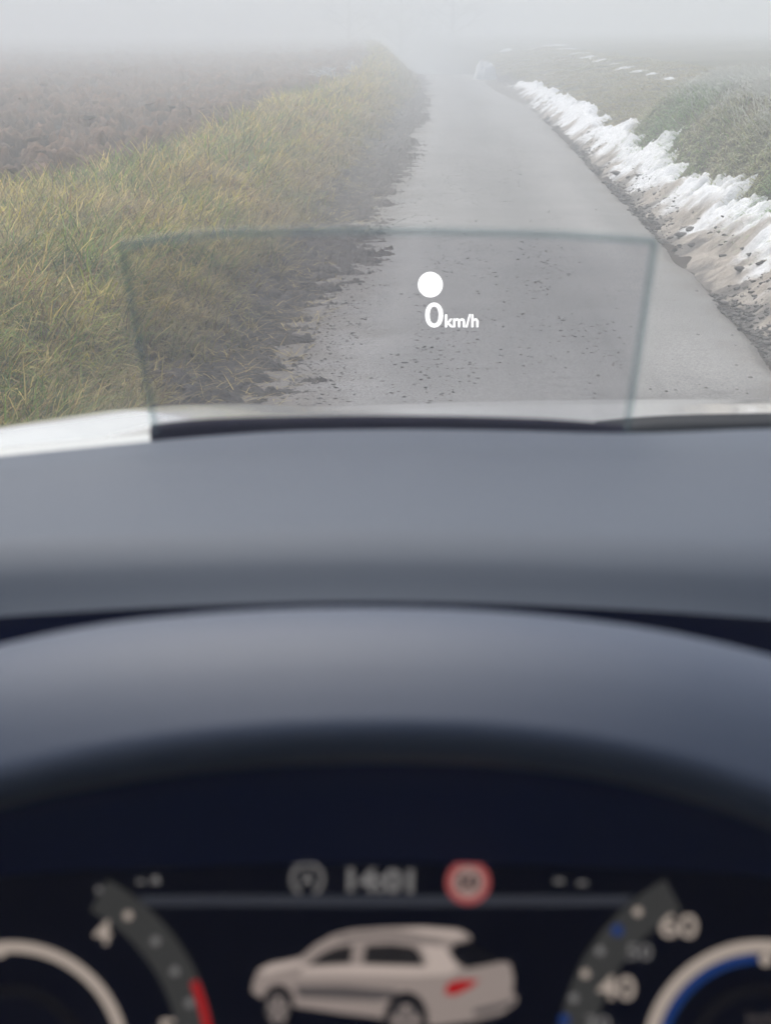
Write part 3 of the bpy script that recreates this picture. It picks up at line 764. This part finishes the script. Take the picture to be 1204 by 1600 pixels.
def shape(name, pts, mat, lift=0.0006):
    F = [tuple(range(len(pts)))]
    return part(mesh_obj(name, [S(a, b, lift) for a, b in pts], F, mat, None, False), display)
def strip(name, a, b, mat, lift=0.0006):
    k = len(a); V = [S(*p, lift) for p in a] + [S(*p, lift) for p in b]
    return part(mesh_obj(name, V, [(i, i + 1, k + i + 1, k + i) for i in range(k - 1)], mat, None, False), display)
def ring(name, c, r0, r1, a0, a1, mat, lift=0.0006, asp=1.0, n_=48):
    A = [(c[0] + r0 * math.cos(R(a0 + (a1 - a0) * i / n_)), c[1] - asp * r0 * math.sin(R(a0 + (a1 - a0) * i / n_))) for i in range(n_ + 1)]
    B = [(c[0] + r1 * math.cos(R(a0 + (a1 - a0) * i / n_)), c[1] - asp * r1 * math.sin(R(a0 + (a1 - a0) * i / n_))) for i in range(n_ + 1)]
    return strip(name, A, B, mat, lift)
def disc(name, c, r_, mat, lift=0.0008, asp=1.0, n_=28):
    return shape(name, [(c[0] + r_ * math.cos(2 * math.pi * i / n_), c[1] + asp * r_ * math.sin(2 * math.pi * i / n_)) for i in range(n_)], mat, lift)
def text_mesh(s, bold=0.0):
    cu = bpy.data.curves.new('text', 'FONT'); cu.body = s; cu.size = 1.0; cu.offset = bold
    cu.align_x = 'CENTER'; cu.resolution_u = 4
    o = bpy.data.objects.new('text', cu); COL.objects.link(o)
    bpy.context.view_layer.update(); dg = bpy.context.evaluated_depsgraph_get()
    me = bpy.data.meshes.new_from_object(o.evaluated_get(dg)); bpy.data.objects.remove(o)
    xs_ = [v.co.x for v in me.vertices]; ys_ = [v.co.y for v in me.vertices]
    cx, cy = (min(xs_) + max(xs_)) / 2, (min(ys_) + max(ys_)) / 2
    for v in me.vertices: v.co.x -= cx; v.co.y -= cy
    return me, max(xs_) - min(xs_), max(ys_) - min(ys_)
def lettering(name, s, px, py, wpx, hpx, mat, parent, at, ax, ay, pxsize, bold=0.0):
    me, w_, h_ = text_mesh(s, bold); me.name = name
    o0 = at(px, py); sx, sy = wpx * pxsize / w_, hpx * pxsize / h_
    for v in me.vertices: v.co = o0 + ax * (v.co.x * sx) + ay * (v.co.y * sy)
    me.materials.clear(); me.materials.append(mat)
    return part(link(bpy.data.objects.new(name, me)), parent)
def stext(name, s, px, py, wpx, hpx, mat, bold=0.0, lift=0.0012):
    # foreshortening of the tilted screen
    k = (S(602, 1500) - S(602, 1470)).length / 30.0 / SPX
    return lettering(name, s, px, py, wpx, hpx * k, mat, display, lambda a, b: S(a, b, lift), su, sv, SPX, bold)

E_TAN = glow('display_warm_white', (0.62, 0.52, 0.45), 0.38)
E_DIM = glow('display_dim_grey', (0.50, 0.48, 0.48), 0.20)
E_BAR = glow('display_bar', (0.22, 0.24, 0.32), 0.085)
E_BAND = glow('display_band', (0.36, 0.36, 0.36), 0.065)
E_RED = glow('display_red', (0.60, 0.015, 0.02), 0.34)
E_SIGN = glow('display_sign_red', (0.62, 0.13, 0.13), 0.32)
E_PINK = glow('display_sign_white', (0.75, 0.50, 0.45), 0.25)
E_BLUE = glow('display_blue', (0.02, 0.09, 0.40), 0.22)
E_BODY = glow('display_car_body', (0.56, 0.46, 0.42), 0.30)
E_BODY2 = glow('display_car_light', (0.70, 0.58, 0.52), 0.40)
E_SHADE = glow('display_car_shade', (0.30, 0.26, 0.26), 0.17)
E_GLASS = glow('display_car_window', (0.10, 0.09, 0.10), 0.10)
E_HOLE = glow('display_black', (0.05, 0.05, 0.09), 0.05)

strip('header_bar', [(215, 1399), (602, 1399), (990, 1399)], [(228, 1416), (602, 1417), (975, 1416)], E_BAR)
stext('clock_numerals', '14:01', 594, 1376, 104, 38, E_DIM, 0.045)
# auto-hold style icon: broken circle with an A
ring('icon_ring', (480, 1374), 21, 27, -62, 242, E_DIM)
stext('icon_letter', 'A', 480, 1373, 24, 26, E_DIM, 0.01)
disc('speed_limit_ring', (731, 1379), 35, E_SIGN, 0.0008); disc('speed_limit_face', (731, 1379), 25, E_PINK, 0.0012)
stext('speed_limit_number', '50', 731, 1378, 34, 24, E_GLASS, 0.03, 0.0016)
for (a, b, w_, h_) in [(220, 1378, 16, 6), (243, 1375, 16, 12), (154, 1390, 12, 9), (873, 1377, 18, 7), (909, 1380, 20, 6)]:
    shape('status_mark', [(a - w_ / 2, b + h_ / 2), (a + w_ / 2, b + h_ / 2), (a + w_ / 4, b - h_ / 2), (a - w_ / 4, b - h_ / 2)], E_DIM)
# revolution counter (left)
CLm = (18, 1655)
ring('dial_band', CLm, 262, 318, -20, 62, E_BAND)
ring('dial_ring', CLm, 166, 184, -10, 180, E_TAN, 0.0007)
for p in [(200, 1431), (243, 1471), (273, 1518), (296, 1568)]: disc('tick_dot', p, 7, E_TAN if p[0] == 200 else E_DIM, 0.001)
ring('red_zone', CLm, 303, 316, 2, 23, E_RED, 0.001)
stext('dial_numeral', '4', 160, 1457, 28, 38, E_TAN, 0.02)
stext('dial_numeral', '5', 261, 1612, 28, 38, E_TAN, 0.02)
disc('dial_pointer_tip', (0, 1486), 11, E_TAN, 0.0012)
ring('dial_hub', CLm, 96, 118, 0, 180, E_HOLE, 0.0007)
# speedometer (right)
CRm = (1188, 1655)
ring('dial_band', CRm, 262, 318, 118, 200, E_BAND)
ring('dial_ring', CRm, 166, 186, 0, 190, E_TAN, 0.0007)
ring('dial_blue_arc', CRm, 150, 164, 92, 190, E_BLUE, 0.0007)
for (a, b, e) in [(996, 1425, E_TAN), (937, 1486, E_DIM), (914, 1522, E_TAN), (896, 1560, E_DIM)]: disc('tick_dot', (a, b), 7, e, 0.001)
for (a, b) in [(964, 1454), (881, 1594)]: disc('blue_tick', (a, b), 9, E_BLUE, 0.001)
stext('dial_numeral', '60', 1060, 1447, 58, 38, E_TAN, 0.02)
stext('dial_numeral', '50', 999, 1488, 38, 24, E_DIM, 0.02)
stext('dial_numeral', '40', 963, 1544, 58, 38, E_TAN, 0.02)
stext('dial_numeral', '30', 934, 1600, 38, 24, E_DIM, 0.02)
disc('dial_pointer_tip', (1196, 1500), 10, E_TAN, 0.0012)
ring('dial_hub', CRm, 96, 118, 0, 180, E_HOLE, 0.0007)
stext('dial_caption', 'km/h', 1190, 1592, 44, 22, E_SHADE)
# the picture of a car on the display
def C(pts): return [(380 + a / 2.6756, 1320 + b / 2.6756) for a, b in pts]
shape('pictured_body', C([(35, 615), (42, 570), (62, 522), (110, 497), (236, 472), (300, 418), (370, 379), (450, 357), (600, 346), (750, 343), (900, 354), (945, 378), (955, 396), (915, 408), (868, 420), (930, 520), (1010, 505), (1085, 490), (1115, 497), (1130, 560), (1124, 620), (1146, 640), (1136, 668), (1080, 708), (960, 738), (800, 760), (700, 752), (560, 724), (400, 705), (230, 680), (130, 660), (60, 635)]), E_BODY)
shape('pictured_rear_pillar', C([(740, 420), (840, 428), (900, 520), (860, 545), (760, 520), (770, 480)]), E_BODY2, 0.0008)
shape('pictured_roof_spoiler', C([(640, 352), (750, 348), (880, 358), (935, 378), (890, 392), (760, 376)]), E_BODY2, 0.0008)
shape('pictured_side_shade', C([(215, 590), (420, 590), (640, 610), (640, 640), (560, 655), (400, 648), (230, 640)]), E_SHADE, 0.0008)
shape('pictured_shoulder', C([(250, 512), (500, 505), (760, 512), (850, 545), (700, 552), (400, 545), (240, 545)]), E_BODY2, 0.0008)
shape('pictured_bonnet', C([(70, 525), (120, 502), (236, 480), (262, 500), (180, 520), (90, 545)]), E_BODY2, 0.0008)
shape('pictured_roof_rail', C([(400, 392), (520, 378), (700, 384), (830, 404), (820, 412), (690, 394), (520, 388), (405, 402)]), E_SHADE, 0.001)
shape('pictured_front_window', C([(265, 508), (325, 458), (388, 430), (456, 420), (448, 496), (360, 502)]), E_GLASS, 0.001)
shape('pictured_rear_window', C([(512, 422), (620, 416), (708, 428), (735, 450), (756, 506), (620, 503), (500, 498)]), E_GLASS, 0.001)
shape('pictured_tailgate_glass', C([(856, 440), (960, 422), (1010, 450), (1060, 490), (930, 518), (888, 488)]), E_HOLE, 0.001)
shape('pictured_sill', C([(235, 640), (420, 655), (580, 668), (570, 722), (400, 702), (232, 678)]), E_BODY, 0.0011)
for c, r_ in [((146, 668), 66), ((680, 730), 92)]:
    cc = C([c])[0]; disc('pictured_wheel_arch', cc, r_ / 2.6756, E_HOLE, 0.0013, 1.25); disc('pictured_wheel', (cc[0] - 1, cc[1] + 8), r_ / 2.6756 * .72, E_SHADE, 0.0015, 1.35)
    for q in range(5):
        a = q * 1.2566 - 1.57; r2 = r_ / 2.6756 * .66
        shape('pictured_spoke', [(cc[0] - 1, cc[1] + 8), (cc[0] + r2 * math.cos(a - .25), cc[1] + 8 + 1.35 * r2 * math.sin(a - .25)), (cc[0] + r2 * math.cos(a + .25), cc[1] + 8 + 1.35 * r2 * math.sin(a + .25))], E_BODY, 0.0018)
shape('pictured_tail_light', C([(840, 625), (852, 582), (900, 565), (985, 566), (950, 600), (880, 632)]), E_RED, 0.0012)
shape('pictured_bumper_shade', C([(960, 690), (1080, 662), (1140, 640), (1120, 672), (1040, 700), (965, 716)]), E_SHADE, 0.0012)

# head-up combiner glass: a real tilted pane with green cut edges
M_CLEAR = pane('combiner_glass', (0.92, 0.92, 0.93), 0.03, 0.03, veil=0.012, veilcol=(0.55, 0.56, 0.60))
M_EDGE = pane('glass_edge', (0.91, 0.95, 0.95), 0.04, 0.2, veil=0.13, veilcol=(0.36, 0.44, 0.46))
gt = spline([(186, 384), (300, 369), (450, 363), (600, 362), (750, 364), (900, 369), (1024, 378)], np.linspace(186, 1024, 33))
gx = np.linspace(186, 1024, 33)
top_l = [(a, b) for a, b in zip(gx, gt)]
bx_ = np.linspace(243, 978, 33)
bot_l = [(a, 682 + 0 * a) for a in bx_]
YG0, YG1 = 0.655, 0.645
rows_f = []
for k in range(13):
    t = k / 12
    rows_f.append([P(top_l[j][0] * (1 - t) + bot_l[j][0] * t, top_l[j][1] * (1 - t) + bot_l[j][1] * t, (YG1 * (1 - t) + YG0 * t) + 0.004 * math.sin(math.pi * j / 32)) for j in range(33)])
TH = Vector((0, 0.0036, 0.0004))
rows_b = [[p + TH for p in r_] for r_ in rows_f]
k = 33
Vf = [p for r_ in rows_f for p in r_]; Vb = [p for r_ in rows_b for p in r_]
Ff = [(i * k + j, i * k + j + 1, (i + 1) * k + j + 1, (i + 1) * k + j) for i in range(12) for j in range(k - 1)]
nb = len(Vf)
hud = part(mesh_obj('head_up_glass', Vf + Vb, Ff + [tuple(nb + q for q in reversed(f)) for f in Ff], M_CLEAR))
hud['label'] = 'clear tilted head-up glass pane rising behind the dashboard'
def bar_loop(name, pts, mat, parent):
    """rounded cut edge along a border of the pane"""
    V, F = [], []
    for i, p in enumerate(pts):
        d = (pts[min(i + 1, len(pts) - 1)] - pts[max(i - 1, 0)]).normalized()
        a = TH.normalized(); b = d.cross(a).normalized()
        for (u_, v_) in [(-.0002, -.0012), (-.0002, .0012), (.0018, .0019), (.0038, .0012), (.0038, -.0012), (.0018, -.0019)]:
            V.append(p + a * u_ + b * v_)
    for i in range(len(pts) - 1):
        for j in range(6): F.append((i * 6 + j, i * 6 + (j + 1) % 6, (i + 1) * 6 + (j + 1) % 6, (i + 1) * 6 + j))
    return part(mesh_obj(name, V, F, mat), parent)
bar_loop('cut_edge', rows_f[0], M_EDGE, hud)
bar_loop('cut_edge', [r_[0] for r_ in rows_f], M_EDGE, hud)
bar_loop('cut_edge', [r_[-1] for r_ in rows_f], M_EDGE, hud)
# the light image the head-up unit throws: optically two metres ahead
E_HUD = glow('head_up_light', (1.0, 0.99, 0.985), 1.5)
HY = 2.4
HD = (P(690, 480, HY) - CAM).dot(_fwd); HPX = HD / FPX
def hat(a, b): return CAM + ray(a, b) * (HD / 1.0)
dsc = mesh_obj('head_up_disc', [hat(672 + 19.3 * math.cos(t), 444.5 + 19.8 * math.sin(t)) for t in np.linspace(0, 2 * np.pi, 48, endpoint=False)], [tuple(range(48))], E_HUD, None, False)
part(dsc, hud)
lettering('head_up_number', '0', 678, 492, 28, 39, E_HUD, hud, hat, _right, _up, HPX, 0.006)
lettering('head_up_unit', 'km/h', 721, 501, 52, 20.5, E_HUD, hud, hat, _right, _up, HPX, 0.012)

# slot and cowl behind the dashboard crest
xs = np.linspace(236, 975, 41)
st = -4 + spline([(236, 667), (300, 660), (450, 655), (600, 653), (750, 655), (880, 660), (975, 668)], xs)
rows = [[P(a, b, 0.70) for a, b in zip(xs, st)], [P(a, b, 0.70) + Vector((0, -0.004, -0.003)) for a, b in zip(xs, st)], [P(a, b + 40, 0.69) for a, b in zip(xs, st)]]
rows = [[p + Vector((0, 0.01, -0.06)) for p in rows[0]]] + rows
slot = loft('head_up_slot', rows, M_NAVY)
xs = np.linspace(930, 2100, 31)
ct = -3 + spline([(930, 661), (978, 656), (1204, 648), (1500, 643), (2100, 650)], xs)
rows = [[P(a, b, 1.02) + Vector((0, .02, -.08)) for a, b in zip(xs, ct)], [P(a, b, 1.02) for a, b in zip(xs, ct)], [P(a, b + 20, 1.01) for a, b in zip(xs, ct)], [P(a, b + 60, 1.0) for a, b in zip(xs, ct)]]
M_COWL = plain('cowl_plastic', (0.014, 0.018, 0.026), 0.6, spec=0.2)
cowl = loft('cowl', rows, M_COWL)

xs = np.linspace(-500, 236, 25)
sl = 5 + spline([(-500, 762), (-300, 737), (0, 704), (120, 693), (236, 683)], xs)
M_REFLECTION = plain('pale_reflection', (0.48, 0.50, 0.50), 0.4)  # pale strip added for the bonnet's reflection along the dash edge
loft('reflection_strip', [[P(a, b, 0.70) + Vector((0, 0.03, -0.004)) for a, b in zip(xs, sl)], [P(a, b, 0.70) for a, b in zip(xs, sl)], [P(a, b + 9, 0.695) for a, b in zip(xs, sl)], [P(a, b + 40, 0.695) for a, b in zip(xs, sl)]], M_REFLECTION)
# bonnet: crowned panel with a raised crease on the left, fender beyond it
def bon(x, y):
    z = np.interp(y, [0.9, 1.0, 1.2, 1.4, 1.55, 1.7, 1.85, 2.0, 2.12, 2.2, 2.24], [1.236, 1.224, 1.186, 1.146, 1.1165, 1.084, 1.047, 1.0, 0.94, 0.86, 0.70])
    z = z - 0.055 * (x - 0.37) ** 2
    for sgn in (-1, 1):
        xr = (0.37 + sgn * (0.79 - 0.20 * (y - 1.0)))              # crease line
        d = (x - xr) * sgn                                         # >0 outside
        z = z + 0.022 * np.exp(-(d / np.where(d < 0, 0.075, 0.06)) ** 2) * np.clip((2.0 - y) / 0.6, 0, 1)
        z = z - np.where(d > 0, 0.55 * d * d / (0.05 + d) , 0)
    return z
ys = np.concatenate([np.linspace(0.93, 1.7, 60), np.linspace(1.72, 2.24, 30)]); xg = np.linspace(-0.50, 1.24, 150)
Xb, Yb = np.meshgrid(xg, ys); Zb = bon(Xb, Yb)
Zb[0] -= 0.02
bonnet = part(grid_obj('bonnet', Xb, Yb, Zb, M_PAINT))
for sgn in (-1, 1):
    yy = np.linspace(0.9, 2.2, 50); prof = [(0.0, -0.012), (0.012, 0.004), (0.03, 0.006), (0.055, -0.012), (0.075, -0.06), (0.085, -0.16), (0.08, -0.45)]
    rows = []
    for (dx_, dz_) in prof:
        x0 = 0.37 + sgn * 0.872
        zb = bon(np.full_like(yy, x0), yy)
        rows.append([Vector((x0 + sgn * dx_, float(b), float(c) + dz_)) for b, c in zip(yy, zb)])
    loft('fender', rows, M_PAINT)
# windscreen
M_WS = pane('windscreen_glass', (0.97, 0.98, 0.975), 0.035, 0.01, veil=0.004)
wr_ = []
for k in range(9):
    t = k / 8; yy = 1.06 - 0.80 * t; zz = 1.215 + 0.50 * t
    wr_.append([Vector((0.37 + (0.80 - 0.14 * t) * s_, yy - 0.16 * s_ * s_, zz)) for s_ in np.linspace(-1, 1, 21)])
ws = loft('windscreen', wr_, M_WS)
# roof, pillars, doors and floor close the cabin behind and around the driver
def boxpart(name, lo, hi, mat):
    (a, b, c), (d, e, f) = lo, hi
    V = [(a, b, c), (d, b, c), (d, e, c), (a, e, c), (a, b, f), (d, b, f), (d, e, f), (a, e, f)]
    return part(mesh_obj(name, V, [(0, 3, 2, 1), (4, 5, 6, 7), (0, 1, 5, 4), (1, 2, 6, 5), (2, 3, 7, 6), (3, 0, 4, 7)], mat, None, False))
rr_ = []
for k in range(9):
    t = k / 8; yy = 0.26 - 2.7 * t; zz = 1.715 + 0.05 * math.sin(math.pi * min(1, .25 + t))
    rr_.append([Vector((0.37 + 0.66 * s_, yy - (0.16 * s_ * s_ if k == 0 else 0), zz - 0.05 * s_ * s_)) for s_ in np.linspace(-1, 1, 15)])
loft('roof_lining', rr_, M_CABIN)
boxpart('door', (-0.56, -1.9, 0.35), (-0.50, 0.86, 1.20), M_CABIN)
boxpart('door', (1.24, -1.9, 0.35), (1.30, 0.86, 1.20), M_CABIN)
boxpart('tailgate', (-0.5, -2.3, 0.35), (1.24, -2.2, 1.66), M_CABIN)
boxpart('floor_pan', (-0.5, -2.2, 0.28), (1.24, 0.84, 0.34), M_CABIN)
boxpart('bulkhead', (-0.5, 0.80, 0.34), (1.24, 0.86, 1.12), M_CABIN)
for s_ in (-1, 1):
    part(tube('windscreen_pillar', [(0.37 + 0.80 * s_, 0.90, 1.215), (0.37 + 0.74 * s_, 0.5, 1.46), (0.37 + 0.66 * s_, 0.10, 1.70)], 0.045, 0.04, M_CABIN, None, 8))
